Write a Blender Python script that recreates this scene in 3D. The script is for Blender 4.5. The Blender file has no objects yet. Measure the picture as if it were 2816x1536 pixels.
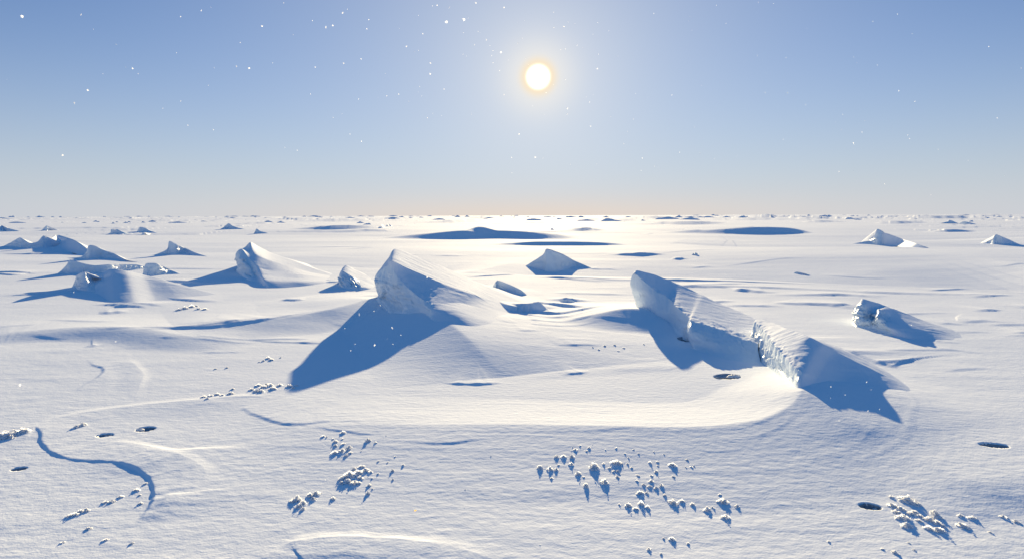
import bpy, math, random
import numpy as np
from mathutils import Vector
R=math.radians
sc=bpy.context.scene; C=sc.collection
# ------------------------------------------------------------------ camera
F=1678.; W=2816.; Hh=1536.; CAMH=2.0
PITCH=math.atan((768-593)/F); ROLL=R(-0.16)
cam=bpy.data.cameras.new('camera'); co=bpy.data.objects.new('camera',cam); C.objects.link(co); sc.camera=co
cam.sensor_width=36; cam.lens=36*F/W; cam.clip_start=.05; cam.clip_end=2e5
co.location=(0,0,CAMH); co.rotation_euler=(math.pi/2-PITCH,0,0)
bpy.context.view_layer.update()
M=co.rotation_euler.to_matrix() @ __import__('mathutils').Matrix.Rotation(ROLL,3,'Z')
co.rotation_euler=M.to_euler()
def ray(px,py):
    return M @ Vector(((px-W/2)/F,(Hh/2-py)/F,-1.))
def PZ(px,py,z=0.):
    r=ray(px,py); t=(z-CAMH)/r.z
    return (r.x*t,r.y*t,z)
def HY(px):      # row of the horizon at this column
    a,b=0.,1200.
    for _ in range(30):
        m=(a+b)/2
        if ray(px,m).z>0: a=m
        else: b=m
    return a
def PD(px,py,D):
    r=ray(px,py); t=D/r.y
    return (r.x*t,D,CAMH+r.z*t)
sunv=ray(1480,212).normalized()
SEL=math.asin(sunv.z); SAZ=math.atan2(sunv.x,sunv.y)

# ------------------------------------------------------------------ noise
def _h(ix,iy,seed):
    h=(ix.astype(np.int64)*374761393+iy.astype(np.int64)*668265263+seed*974711)&0xffffffff
    h=((h^(h>>13))*1274126177)&0xffffffff
    return (h^(h>>16))
def perlin(x,y,seed=0):
    x=np.asarray(x,float); y=np.asarray(y,float)
    ix=np.floor(x); iy=np.floor(y); fx=x-ix; fy=y-iy
    u=fx*fx*fx*(fx*(fx*6-15)+10); v=fy*fy*fy*(fy*(fy*6-15)+10)
    def g(a,b):
        an=_h(ix+a,iy+b,seed)*(2*np.pi/4294967296.)
        return np.cos(an)*(fx-a)+np.sin(an)*(fy-b)
    a=g(0,0); b=g(1,0); c=g(0,1); d=g(1,1)
    return (a+u*(b-a))*(1-v)+(c+u*(d-c))*v
def fbm(x,y,o=4,seed=0,gain=.5):
    s=0; a=1.
    for i in range(o):
        s=s+a*perlin(x,y,seed+i*17); a*=gain
        x,y=x*1.9+y*.35+7.3,y*1.9-x*.35+3.1
    return s
def facets(x,y,seed=0):
    ix=np.floor(x); iy=np.floor(y); best=np.full(x.shape,9e9); out=np.zeros(x.shape); sec=np.full(x.shape,9e9)
    for a in(-1,0,1):
        for b in(-1,0,1):
            h1=_h(ix+a,iy+b,seed)/4294967296.; h2=_h(ix+a,iy+b,seed+5)/4294967296.; h3=_h(ix+a,iy+b,seed+9)/4294967296.; h4=_h(ix+a,iy+b,seed+13)/4294967296.
            dx=x-(ix+a+h1); dy=y-(iy+b+h2); d=dx*dx+dy*dy
            k=d<best; sec=np.where(k,best,np.minimum(sec,d)); best=np.where(k,d,best)
            out=np.where(k,(h3-.5)*1.6*dx+(h4-.5)*1.6*dy+(h1+h4-1)*.35,out)
    e=np.sqrt(sec)-np.sqrt(best)
    return out-.18*np.exp(-(e/.05)**2)
def sst(u): u=np.clip(u,0,1); return u*u*(3-2*u)

# ------------------------------------------------------------------ terrain
def catmull(P,n):
    P=np.array(P,float); out=[]
    if len(P)==2: return np.array([P[0]+(P[1]-P[0])*t for t in np.linspace(0,1,n+1)])
    for i in range(len(P)-1):
        p0=P[i-1] if i>0 else 2*P[i]-P[i+1]; p1=P[i]; p2=P[i+1]; p3=P[i+2] if i+2<len(P) else 2*P[i+1]-P[i]
        for k in range(n):
            t=k/n; out.append(.5*((2*p1)+(-p0+p2)*t+(2*p0-5*p1+4*p2-p3)*t*t+(-p0+3*p1-3*p2+p3)*t**3))
    out.append(P[-1]); return np.array(out)
STROKES=[]
def stroke(pts,wn,wf,kind='add',z0=0.,n=5,wob=0.):
    k_=1.
    if kind=='add' and wn<=.51 and pts[0][1]>860: k_=.34
    if kind=='add' and wn<=.51 and pts[0][1]>1080: k_=.135
    if pts[-1][0]<pts[0][0]-60: pts=pts[::-1]
    pts=[(a,b,c*k_) for a,b,c in pts]
    """raised line on the snow: pts (px,py,height m), wn near-side width, wf far-side width (m)"""
    P=[]
    for px,py,a in pts:
        x,y,_=PZ(px,py,(a if kind in('mound','rim','soft') else z0)); P.append((x,y,a))
    Q=catmull(P,n)
    if wob:
        d=Q[:,:2]; k=np.arange(len(Q))
        Q[1:-1,1]+=wob*perlin(k[1:-1]*.37,k[1:-1]*.11+len(STROKES)*3.1,5)
    if kind=='add' and wn<.6 and len(Q)>8:
        k=np.arange(len(Q)); Q[:,2]*=np.clip(1.+.7*perlin(k*.31+len(STROKES)*1.7,k*0+.5,6),.8,1.25)
    STROKES.append((Q,wn,wf,kind))
def eval_strokes(x,y):
    add=np.zeros_like(x); mp=np.zeros_like(x)
    for Q,wn,wf,kind in STROKES:
        m=max(wn,wf); kind='mound' if kind=='soft' else kind
        idx=np.nonzero((x>Q[:,0].min()-m)&(x<Q[:,0].max()+m)&(y>Q[:,1].min()-m)&(y<Q[:,1].max()+m))[0]
        if not len(idx): continue
        X=x[idx]; Y=y[idx]; best=np.full(len(idx),1e18); sd=np.zeros(len(idx)); am=np.zeros(len(idx)); sa=np.zeros(len(idx)); sw=np.zeros(len(idx)); si=np.zeros(len(idx))
        for i in range(len(Q)-1):
            a=Q[i]; b=Q[i+1]; dx,dy=b[0]-a[0],b[1]-a[1]; L2=dx*dx+dy*dy+1e-12
            t=np.clip(((X-a[0])*dx+(Y-a[1])*dy)/L2,0,1)
            ex=X-(a[0]+dx*t); ey=Y-(a[1]+dy*t); d2=ex*ex+ey*ey
            k=d2<best
            best[k]=d2[k]; s=(dx*ey-dy*ex)   # left of the direction is positive
            dd=np.sqrt(d2[k]); sd[k]=np.sign(s[k])*dd; sg=np.where(s[k]>=0,1.,-1.); tk=t[k]
            en=(tk<=0) if i==0 else ((tk>=1) if i==len(Q)-2 else np.zeros(len(tk),bool)); si[k]=np.where(en,s[k]/(math.sqrt(L2)*dd+1e-9),sg); am[k]=(a[2]+(b[2]-a[2])*t)[k]
        if kind!='add':      # height follows the position along the whole ridge, so it never jumps
            c0=Q[0,:2]; ch=Q[-1,:2]-c0; c2=float(ch@ch); tv=np.maximum.accumulate(((Q[:,:2]-c0)@ch)/c2)
            am=np.interp(((X-c0[0])*ch[0]+(Y-c0[1])*ch[1])/c2,tv,Q[:,2])
        rr_=.04 if kind=='mound' else .015
        q=np.abs(sd) if kind=='add' else np.sqrt(sd*sd+rr_*rr_)-rr_; uf=np.clip(1-q/wf,0,1); un=np.clip(1-q/wn,0,1); bl=sst(.5+.5*si)
        if kind=='rim':      # wind laminations run parallel to the rim
            q=np.abs(sd); h=0
            lam=.0035*np.maximum(0,perlin(sd*9.+.6*perlin(X*1.1,Y*1.1,3),X*.45+Y*.3,77))*sst(q/.08)*sst((1.9-q)/1.)*sst(am/.03)
            add[idx]+=lam*np.where(sd>0,.75,1.2)
        if kind in('mound','rim'): h=am*(bl*uf**1.2+(1-bl)*un**1.2)
        else:
            h=am*(bl*uf**1.6+(1-bl)*un*un*(3-2*un))
        if kind in('mound','rim'): mp[idx]+=np.maximum(h,0)**3
        else: add[idx]+=h
    return add+np.cbrt(mp)
PITS=[]   # (x,y,rx,ry,ang,depth)
def terrain(x,y,sp=None,micro=True):
    x=np.asarray(x,float).ravel(); y=np.asarray(y,float).ravel()
    d=np.hypot(x,y)
    if sp is None: sp=d*d/CAMH*8.7e-4
    att=lambda lam: sst((lam/(2.2*sp)-.6))
    h=.035*perlin(x/7,y/3.6,3)*sst((d-3)/8)
    h+=.10*perlin(x/28,y/9,4)*sst((d-9)/20)*att(9)
    h+=.30*perlin(x/90,y/30,8)*sst((d-60)/120)*att(30)
    h+=.55*perlin(x/260,y/90,9)*sst((d-150)/300)*att(90)
    h+=1.3*perlin(x/900,y/300,10)*sst((d-500)/900)*att(300)
    h+=.007*perlin(x/2.2,y/1.1,11)*att(1.1)
    rough=sst(.5+1.6*perlin(x/9+4,y/5,21))
    if micro:
        h+=.0016*(.3+1.2*rough)*fbm(x/.26,y/.15,2,12)*att(.15)
        h+=.0012*fbm(x/.075,y/.055,2,15)*att(.055)
        h+=.012*rough*np.maximum(perlin(x/1.9,y/.45,14)-.1,0)**1.5*att(.45)*2
        # wind-cut laminations around the bowl
        h+=.035*rough*np.abs(perlin(x/9,y/2.4,31))*sst((d-14)/12)*att(2.4)
    h+=eval_strokes(x,y)
    for (cx,cy,rx,ry,a,dep) in PITS:
        ux=((x-cx)*math.cos(a)+(y-cy)*math.sin(a))/rx; uy=(-(x-cx)*math.sin(a)+(y-cy)*math.cos(a))/ry
        r=np.sqrt(ux*ux+uy*uy)
        h-=dep*1.25*sst((1.10-r)/.25)
        h+=dep*.02*np.exp(-((r-1.35)/.22)**2)
    return h
def terr1(x,y): return float(terrain(np.array([x]),np.array([y]))[0])
def PG(px,py):
    z=0.
    for _ in range(6):
        x,y,_z=PZ(px,py,z); z=.5*z+.5*terr1(x,y)
    return x,y,terr1(x,y)

# mounds and drifts (px, py, height)
# drift apron round the tall central block
stroke([(1010,822,.22),(930,842,.20),(850,858,.16),(740,877,.12),(600,890,.07),(470,899,.0)],1.25,3.2,'mound')
stroke([(1130,830,.22),(1188,850,.34),(1239,888,.28),(1299,939,.19),(1340,985,.10),(1392,1036,.0)],1.5,3.3,'mound')
# drifts round the long right block
stroke([(1495,888,.0),(1560,881,.08),(1640,862,.17),(1706,848,.24),(1760,846,.26),(1810,850,.2)],1.2,2.6,'mound')
# bowl rim that sweeps from the slab down to the left
stroke([(2240,1042,.17),(2206,1078,.16),(2178,1112,.14),(2110,1146,.115),(2030,1163,.10),(1900,1172,.095),(1650,1170,.08),(1400,1166,.065),(1150,1168,.05),(950,1165,.035),(800,1168,.02),(690,1140,.0)],1.45,1.0,'rim')
# slope right of the slab
stroke([(2210,1085,.14),(2290,1125,.12),(2370,1175,.09),(2445,1215,.055),(2560,1275,.045),(2700,1330,.04),(2900,1400,.0)],.9,2.2,'soft')
# left front drift lip
stroke([(60,1215,.0),(95,1178,.05),(118,1190,.07),(118,1212,.07),(150,1243,.07),(215,1262,.06),(300,1268,.06),(350,1278,.09),(395,1298,.10),(422,1325,.11),(428,1362,.10),(418,1392,.08),(380,1440,.0)],.035,1.1,'add',.0,8,.01)
stroke([(85,1178,.012),(200,1140,.014),(400,1112,.014),(560,1098,.014),(650,1092,.012),(735,1090,.0)],.60,.16,'add')
stroke([(560,1094,.0),(640,1091,.035),(700,1089,.035),(730,1092,0)],.05,.5,'add')
stroke([(480,1120,.0),(560,1110,.02),(620,1106,.0)],.05,.5,'add')
stroke([(240,1222,.0),(330,1216,.008),(400,1226,.012),(465,1242,.015),(540,1238,.014),(610,1233,.010),(670,1236,.0)],.62,.09,'add')
stroke([(330,1222,.0),(420,1240,.006),(500,1258,.008),(560,1290,.008),(560,1330,.0)],.60,.10,'add')
stroke([(400,1425,.0),(440,1400,.05),(462,1370,.05),(470,1358,.0)],.25,.06,'add')
stroke([(455,1350,.0),(490,1325,.02),(505,1310,.02),(490,1300,0)],.25,.06,'add')
# lip in the middle left
stroke([(668,1117,.0),(676,1122,.035),(705,1137,.05),(745,1155,.07),(790,1168,.09),(840,1169,.07),(900,1164,.035),(1000,1166,.02),(1150,1168,.0)],.06,1.3,'add',0,6,.01)
stroke([(860,1175,.0),(905,1186,.03),(950,1193,.045),(1010,1202,.035),(1060,1203,.0)],.05,.5,'add')
stroke([(1110,1222,.0),(1180,1228,.03),(1240,1228,.06),(1290,1222,.05),(1330,1218,.02),(1420,1214,.0)],.05,.8,'add')
stroke([(1090,1198,.0),(1300,1200,.015),(1600,1203,.02),(1700,1198,.03),(1800,1200,.0)],.05,.6,'add')
stroke([(1950,1235,0),(2050,1228,.02),(2110,1212,.03),(2160,1190,.02),(2190,1165,0)],.05,.4,'add')
stroke([(1980,1210,0),(2060,1196,.02),(2130,1175,.02),(2170,1150,0)],.05,.3,'add')
# bottom edge hump
stroke([(700,1560,.0),(780,1500,.06),(860,1484,.09),(960,1478,.10),(1060,1482,.10),(1160,1492,.09),(1260,1508,.07),(1380,1545,.0)],.45,.10,'add')
stroke([(740,1540,.0),(900,1520,.03),(1010,1522,.03),(1120,1545,.0)],.1,.2,'add')
# small shaded scarps in the middle ground
stroke([(1215,1053,.0),(1260,1055,.04),(1310,1056,.045),(1350,1054,.03),(1390,1050,.0)],.06,1.0,'add')
stroke([(1540,1030,0),(1570,1027,.03),(1600,1024,.03),(1620,1020,0)],.06,.6,'add')
stroke([(1380,1040,.0),(1550,1022,.03),(1750,1008,.035),(1860,1004,.03),(1980,1000,.0)],.35,.9,'add')
stroke([(390,899,.0),(450,897,.04),(560,896,.10),(640,889,.10),(740,878,.08),(810,868,.05),(870,858,.0)],.10,2.5,'add',0.1)
stroke([(380,905,.0),(470,898,.05),(560,893,.05),(650,884,.05),(730,873,0)],.10,1.2,'add',0.1)
stroke([(245,988,.0),(262,1003,.02),(285,1010,.03),(288,1022,.03),(268,1040,.02),(235,1058,.015),(215,1075,.0)],.05,.6,'add')
stroke([(350,985,0),(375,1005,.02),(395,1030,.022),(385,1060,.018),(375,1085,0)],.3,.09,'add')
# second slab behind the long right block
stroke([(2195,912,.0),(2215,919,.05),(2250,930,.10),(2300,946,.13),(2360,966,.14),(2410,982,.12),(2450,992,.06),(2470,995,.0)],.12,1.6,'add',.05)
# laminations right of the central block
for a,b,cc in ((868,.05,0),(880,.05,12),(895,.04,24),(908,.03,32)):
    stroke([(1405+cc*2,a-10,.0),(1425+cc*2,a,b),(1470,a+4,b),(1530,a+4,b*.9),(1600,a-4,b*.6),(1660,a-16,.0)],.10,.9,'add')
stroke([(1466,831,.0),(1500,838,.05),(1560,846,.05),(1630,861,.0)],.10,1.2,'add')
stroke([(1280,800,.0),(1310,806,.10),(1350,820,.22),(1400,838,.24),(1440,850,.16),(1480,860,.0)],.25,1.5,'mound')
stroke([(1310,790,.0),(1345,797,.08),(1385,806,.08),(1420,815,0)],.15,1.2,'add')
stroke([(1540,826,0),(1555,823,.06),(1575,825,.06),(1586,828,0)],.2,.6,'add')
# long, low steps across the plain: band edges
stroke([(1150,738,.0),(1500,745,-.45),(1800,750,-.62),(2050,756,-.66),(2350,768,-.66),(2600,776,-.62),(2900,782,-.6),(3200,790,0)],1.8,15.,'add')
stroke([(700,716,.0),(900,722,-.2),(1150,730,-.3),(1300,735,0)],2.,10,'add')
stroke([(1850,668,.0),(2080,671,-.4),(2350,671,-.4),(2600,671,-.4),(2900,671,-.4),(3200,671,0)],4.,24,'add')
stroke([(-500,644,0),(0,644,-.7),(300,643,-.9),(700,642,-.9),(1000,645,-.8),(1250,648,-.4),(1400,650,0)],5.,26,'add')
stroke([(-500,690,0),(0,694,-.12),(500,690,-.18),(700,690,-.12),(900,692,0)],2.,12,'add')
for P_ in ([(1560,770,0),(1720,772,.03),(2000,775,.03),(2300,783,0)],[(1700,789,0),(1900,789,.035),(2100,791,.04),(2300,799,.02),(2450,806,.03),(2816,812,0)],
 [(1450,762,0),(1600,768,.03),(1720,772,0)],[(1980,838,0),(2060,839,.03),(2160,841,0)],[(2118,829,0),(2170,834,.03),(2260,838,.02),(2360,847,0)],[(2100,811,0),(2250,811,.035),(2340,812,.03),(2420,819,0)],
 [(2560,953,0),(2640,963,.02),(2750,975,0)],[(2580,1018,0),(2650,1012,.03),(2720,1008,0)],[(2670,855,0),(2720,854,.03),(2760,852,0)],[(1680,640,0),(1760,643,.06),(1800,640,.06),(1850,642,0)],
 [(2660,818,0),(2720,813,.025),(2790,811,0)],[(2400,835,0),(2600,880,0),(2700,884,.02),(2800,890,0)],[(1420,862,0),(1560,866,.03),(1640,860,0)],[(0,812,0),(60,810,.02),(150,806,0)],
 [(1010,800,0),(1050,801,.02),(1110,800,0)],[(900,778,0),(940,778,.03),(1000,777,0)]):
    stroke(P_,.10,1.2,'add')
stroke([(1400,660,0),(1650,655,-.25),(1900,652,-.3),(2200,650,-.3),(2500,650,-.25),(2900,648,0)],5.,26,'add')
stroke([(1750,630,0),(2000,634,-.5),(2400,634,-.5),(2900,630,-.4),(3300,630,0)],8.,40,'add')
stroke([(-100,936,0),(60,920,.06),(250,912,.10),(400,918,.10),(520,934,.07),(700,942,.0)],.9,2.2,'add')
# shaded hollows far out: steep walls that face the camera
def hollow(x0,x1,ytop,ybot,amp,skew=.5,wf=None):
    amp*=1.15; w_=(x1-x0)*.14; x0-=w_; x1+=w_; mid=x0+(x1-x0)*skew
    x,y,_=PZ(mid,max(ybot,HY(mid)+2.5),0)
    wf=wf or max(4.,y*.35)
    ybot=max(ybot,HY(x1)+2.5,HY(x0)+2.5); ytop=min(ytop,ybot-.3); tl=ybot-ytop; tl=min(tl,(ybot-HY(x0))*.3); ytop=ybot-tl
    p=[(x0,ybot-(ybot-ytop)*.25,.0),(x0+(mid-x0)*.5,ybot-(ybot-ytop)*.1,amp*.55),(mid,ybot,amp),(mid+(x1-mid)*.55,ybot-1,amp*.9),(x1-(x1-x0)*.04,ybot-(ybot-ytop)*.3,amp*.45),(x1,ybot-(ybot-ytop)*.6,.0)]
    stroke(p,amp*3.2,wf,'add')
for a in [(1095,1300,634,656,.62,.75,14),(1270,1510,632,654,.62,.4,14),(1380,1660,668,673,.22,.4),(1880,2180,622,640,.66,.6,22),
          (830,1020,620,631,.50,.45,20),(1780,1955,610,617,.55,.6),(650,760,611,617,.45,.5),(1120,1260,608,613,.5,.7),
          (1190,1310,607,612,.5,.4),(1560,1640,630,636,.3,.5),(2190,2300,607,612,.5,.5),(2410,2515,608,614,.5,.4),(2560,2640,624,632,.42,.5),
          (1950,2160,602,606,.6,.5),(2760,2900,604,608,.5,.5),(1420,1530,610,614,.4,.4),(1670,1760,604,608,.6,.4),(1560,1650,603,606,.7,.6),
          (2050,2150,598.5,601,1.2,.5),(1280,1380,599,602,1,.5),(800,1000,603,606,.6,.5),(1680,1800,692,697,.10,.6,4),(1850,1880,701,704,.08,.5,3),
          (30,150,686,694,.12,.5,4),(1240,1340,606,610,.6,.5),(1700,1850,600,603,1.2,.5),(2450,2700,600,602,1.2,.4),(300,420,600,602,.8,.5)]:
    hollow(*a)
rnd=random.Random(5)
for i in range(70):       # many more low steps towards the horizon
    px=rnd.uniform(-150,2950); py=HY(px)+2.0+rnd.random()**1.6*13; L=rnd.uniform(60,240)*(.6+ (py-595)/12)
    dh=py-HY(px); hollow(px,px+L,py-dh*.10,py,min(1.3,rnd.uniform(.10,.22)*(14/dh)**.5*2.2),rnd.uniform(.3,.7))
for i in range(44):       # thin shaded steps, full width
    px=rnd.uniform(-150,2900); dh=rnd.uniform(11,48); py=HY(px)+dh; L=rnd.uniform(90,360)
    hollow(px,px+L,py-2,py,rnd.uniform(.07,.20)*(30/dh)**.5,rnd.uniform(.3,.7),max(6.,3356/dh*.25))
for i in range(90):       # faint drift lips, middle distance
    py=640+rnd.random()*330; px=rnd.uniform(-100,2900); L=rnd.uniform(50,260); a=rnd.uniform(.02,.05)
    s=rnd.uniform(-.05,.05); x,y,_=PZ(px,py)
    if 930<px+L/2<2500 and 690<py: a*=.7
    stroke([(px,py,0),(px+L*.3,py+s*L*.5,a),(px+L*.7,py+s*L+rnd.uniform(-2,2),a*.8),(px+L,py+s*L*1.2,0)],.03+y*.006,.3+y*.05,'add')
for i in range(60):       # near faint lips
    py=rnd.uniform(950,1500); px=rnd.uniform(-50,2800); L=rnd.uniform(30,140); a=rnd.uniform(.003,.008)
    s=rnd.uniform(-.15,.15)
    stroke([(px,py,0),(px+L*.3,py+s*L*.5,a),(px+L*.7,py+s*L,a*.8),(px+L,py+s*L*1.2,0)],.03,.25,'add')

# dark oval holes
HOLES=[(400,1178,23,6,'dark oval hole holding a pebble-like ice knob, inside the curved drift lip'),
 (288,1196,20,4.5,'half-filled dark hole between the curved drift lip and the knobbed oval hole'),
 (2733,1231,36,6.2,'large dark lens-shaped hole near the right edge of the snow plain'),
 (2393,1393,27,8.5,'deep dark scoop hole beside the dense frost heap, lower right'),
 (2000,1037,36,6.5,'long grey hole with ice rubble in front of the ledge shadow'),
 (52,1287,18,4.5,'narrow dark slit hole close to the left edge'),
 (1884,931,20,6,'black oval hole under the ledge of the long right block')]
for k,(px,py,rx,ry,_) in enumerate(HOLES):
    x,y,_z=PZ(px,py); x2,_a,_b=PZ(px+rx,py); _a,y2,_b=PZ(px,py-ry)
    PITS.append((x,y,(x2-x),(y2-y),[.25,.2,-.12,-.15,.1,.3,-.05][k],[.035,.03,.05,.075,.03,.03,.05][k]))

# ------------------------------------------------------------------ materials
def newmat(n):
    m=bpy.data.materials.new(n); m.use_nodes=True; return m,m.node_tree,m.node_tree.nodes,m.node_tree.links
def noise(N,L,vec,scale,detail=3,rough=.55):
    t=N.new('ShaderNodeTexNoise'); t.inputs['Scale'].default_value=scale; t.inputs['Detail'].default_value=detail
    t.inputs['Roughness'].default_value=rough; L.new(vec,t.inputs['Vector']); return t
def snow(name,c0,c1,bump,ani=(1,1.9,1.9),spec=.05,rough=.9,grain=1.,trans=0.):
    m,nt,N,L=newmat(name); b=N['Principled BSDF']
    g=N.new('ShaderNodeNewGeometry')
    mp=N.new('ShaderNodeMapping'); mp.inputs['Scale'].default_value=ani; L.new(g.outputs['Position'],mp.inputs['Vector'])
    n1=noise(N,L,mp.outputs[0],11,4); n2=noise(N,L,mp.outputs[0],1.1,3); n3=noise(N,L,g.outputs['Position'],70,2)
    n4=noise(N,L,g.outputs['Position'],.35,3)
    cr=N.new('ShaderNodeMix'); cr.data_type='RGBA'; L.new(n4.outputs[0],cr.inputs[0]); cr.inputs[6].default_value=c0; cr.inputs[7].default_value=c1
    L.new(cr.outputs[2],b.inputs['Base Color'])
    b.inputs['Roughness'].default_value=rough; b.inputs['Specular IOR Level'].default_value=spec
    prev=None
    for t,d,s in ((n2,.009*bump,1),(n1,.0046*bump,1),(n3,.0016*grain,1)):
        bp=N.new('ShaderNodeBump'); bp.inputs['Strength'].default_value=s; bp.inputs['Distance'].default_value=d
        L.new(t.outputs[0],bp.inputs['Height'])
        if prev: L.new(prev.outputs[0],bp.inputs['Normal'])
        prev=bp
    L.new(prev.outputs[0],b.inputs['Normal'])
    if trans:
        tr=N.new('ShaderNodeBsdfTranslucent'); tr.inputs[0].default_value=(.9,.92,.95,1)
        mx=N.new('ShaderNodeMixShader'); mx.inputs[0].default_value=trans
        o=N['Material Output']; L.new(b.outputs[0],mx.inputs[1]); L.new(tr.outputs[0],mx.inputs[2]); L.new(mx.outputs[0],o.inputs['Surface'])
    return m
SN0=(.80,.85,.92,1); SN1=(.86,.89,.94,1)
M_ground=snow('wind_packed_snow',SN0,SN1,1.)
M_cap=snow('drift_snow',SN0,SN1,.8)
M_ice=snow('glazed_ice',(.66,.80,.90,1),(.84,.90,.94,1),2.2,(1.6,1.6,1.1),.5,.38,1.5)
M_frost0=None
M_frost=snow('hoar_frost',(.88,.9,.94,1),(.92,.93,.96,1),.5,(4,4,4),.3,.6,1.,.25)
M_plate=snow('frost_plates',(.94,.95,.97,1),(.94,.95,.97,1),.2,(4,4,4),.3,.6,.5,.85)
def dark_mat():
    m,nt,N,L=newmat('dark_clear_ice'); b=N['Principled BSDF']; g=N.new('ShaderNodeNewGeometry')
    n=noise(N,L,g.outputs['Position'],35,4); cr=N.new('ShaderNodeMix'); cr.data_type='RGBA'
    L.new(n.outputs[0],cr.inputs[0]); cr.inputs[6].default_value=(.07,.11,.17,1); cr.inputs[7].default_value=(.33,.42,.52,1)
    L.new(cr.outputs[2],b.inputs['Base Color']); b.inputs['Roughness'].default_value=.35
    return m
M_dark=dark_mat()
def flake_mat():
    m,nt,N,L=newmat('ice_crystal'); b=N['Principled BSDF']; b.inputs['Base Color'].default_value=(.95,.95,.95,1); b.inputs['Roughness'].default_value=.4
    tr=N.new('ShaderNodeBsdfTranslucent'); g=N.new('ShaderNodeNewGeometry'); n=noise(N,L,g.outputs['Position'],300,1)
    cr=N.new('ShaderNodeMix'); cr.data_type='RGBA'; L.new(n.outputs[0],cr.inputs[0]); cr.inputs[6].default_value=(1,1,1,1); cr.inputs[7].default_value=(.9,.93,1,1)
    L.new(cr.outputs[2],tr.inputs[0])
    mx=N.new('ShaderNodeMixShader'); mx.inputs[0].default_value=.7; o=N['Material Output']
    L.new(b.outputs[0],mx.inputs[1]); L.new(tr.outputs[0],mx.inputs[2]); L.new(mx.outputs[0],o.inputs['Surface']); return m
M_flake=flake_mat()

# ------------------------------------------------------------------ mesh helpers
def mesh(name,V,Fq,mat,smooth=True):
    V=np.asarray(V,np.float32); Fq=np.asarray(Fq,np.int32)
    me=bpy.data.meshes.new(name); me.vertices.add(len(V)); me.vertices.foreach_set('co',V.ravel())
    k=Fq.shape[1]; me.loops.add(Fq.size); me.loops.foreach_set('vertex_index',Fq.ravel())
    me.polygons.add(len(Fq)); me.polygons.foreach_set('loop_start',np.arange(0,Fq.size,k,dtype=np.int32))
    me.polygons.foreach_set('loop_total',np.full(len(Fq),k,np.int32))
    me.polygons.foreach_set('use_smooth',np.full(len(Fq),smooth)); me.update(calc_edges=True); me.validate()
    me.materials.append(mat); return me
def link(name,me,parent=None):
    o=bpy.data.objects.new(name,me); C.objects.link(o)
    if parent: o.parent=parent
    return o
def tag(o,label,cat,group=None):
    assert 4<=len(label.replace('-',' ').split())<=16,label
    o['label']=label; o['category']=cat
    if group: o['group']=group
    return o
def gridfaces(nr,nc,wrap=False):
    i=np.arange(nr-1)[:,None]; j=np.arange(nc if wrap else nc-1)[None,:]; j2=(j+1)%nc
    return np.stack([i*nc+j,i*nc+j2,(i+1)*nc+j2,(i+1)*nc+j],-1).reshape(-1,4)

# ------------------------------------------------------------------ ground
ang=np.concatenate([np.linspace(-180,-48,67)[:-1],np.linspace(-48,48,1400),np.linspace(48,180,67)[1:-1]])*math.pi/180
ang=ang+0.0
elv=np.concatenate([np.linspace(68,36,60)[:-1],np.linspace(36,6,640)[:-1],np.linspace(6,.36,320)])*math.pi/180
dist=np.concatenate([CAMH/np.tan(elv),np.geomspace(CAMH/math.tan(R(.36)),40000,150)[1:]])
D2,A2=np.meshgrid(dist,ang,indexing='ij')
X=(D2*np.sin(A2)).ravel(); Y=(D2*np.cos(A2)).ravel()
spr=np.gradient(dist); SP=np.repeat(np.maximum(spr,dist*0.0012),len(ang)).reshape(D2.shape)
SP=np.where(np.abs(A2)>R(48.1),np.maximum(SP,D2*.05),SP).ravel()
Z=terrain(X,Y,SP)
V=np.stack([X,Y,Z],1)
Fq=gridfaces(len(dist),len(ang),True)
gm=mesh('ground',V,Fq[:,::-1],M_ground)
ground=link('ground',gm); ground['kind']='structure'; ground['label']='wind packed snow plain reaching the horizon'
# the patch under the camera
nc=len(ang); ring=np.stack([X[:nc],Y[:nc],Z[:nc]],1)[::4]
cap=np.vstack([ring,[[0,0,float(Z[:nc].mean())]]]); n=len(ring)
tri=np.array([[i,n,(i+1)%n] for i in range(n)])
gc=mesh('ground_patch',cap,tri[:,::-1],M_ground); o=link('ground_patch',gc); o['kind']='structure'; o['label']='snow directly below the viewpoint'
del D2,A2,X,Y,Z,V,Fq,SP

# ------------------------------------------------------------------ snow blocks
def dense(ctrl,nr,ncol,sharp_c=()):
    """ctrl rows x cols x 3 -> dense grid by Catmull-Rom, creases at sharp columns"""
    P=np.array(ctrl,float)
    def interp(A,n,sharp=()):     # along axis 0
        m=len(A); out=[]
        for i in range(m-1):
            p1=A[i]; p2=A[i+1]
            p0=A[i-1] if (i>0 and i not in sharp) else 2*p1-p2
            p3=A[i+2] if (i+2<m and (i+1) not in sharp) else 2*p2-p1
            k=max(2,int(n[i]))
            for q in range(k):
                t=q/k; m1=(p2-p0)*.42; m2=(p3-p1)*.42
                # keep tangents from overshooting on uneven spacing
                L=np.linalg.norm(p2-p1,axis=-1,keepdims=True)
                for mm in (m1,m2):
                    l=np.linalg.norm(mm,axis=-1,keepdims=True)+1e-9; mm*=np.minimum(1,1.2*L/l)
                h=t*t
                out.append((2*h*t-3*h+1)*p1+(h*t-2*h+t)*m1+(-2*h*t+3*h)*p2+(h*t-h)*m2)
        out.append(A[-1]); return np.array(out)
    def counts(A,tot):
        L=np.array([np.linalg.norm(A[i+1]-A[i],axis=-1).mean() for i in range(len(A)-1)])
        L=np.maximum(L,L.sum()*.02); return np.maximum(2,np.round(L/L.sum()*tot))
    cr=counts(P,nr); G=interp(P,cr); Pt=np.swapaxes(G,0,1); cc=counts(np.swapaxes(P,0,1),ncol)
    G=np.swapaxes(interp(Pt,cc,sharp_c),0,1)
    return G,np.concatenate([[0],np.cumsum(cr)]).astype(int),np.concatenate([[0],np.cumsum(cc)]).astype(int)
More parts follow.
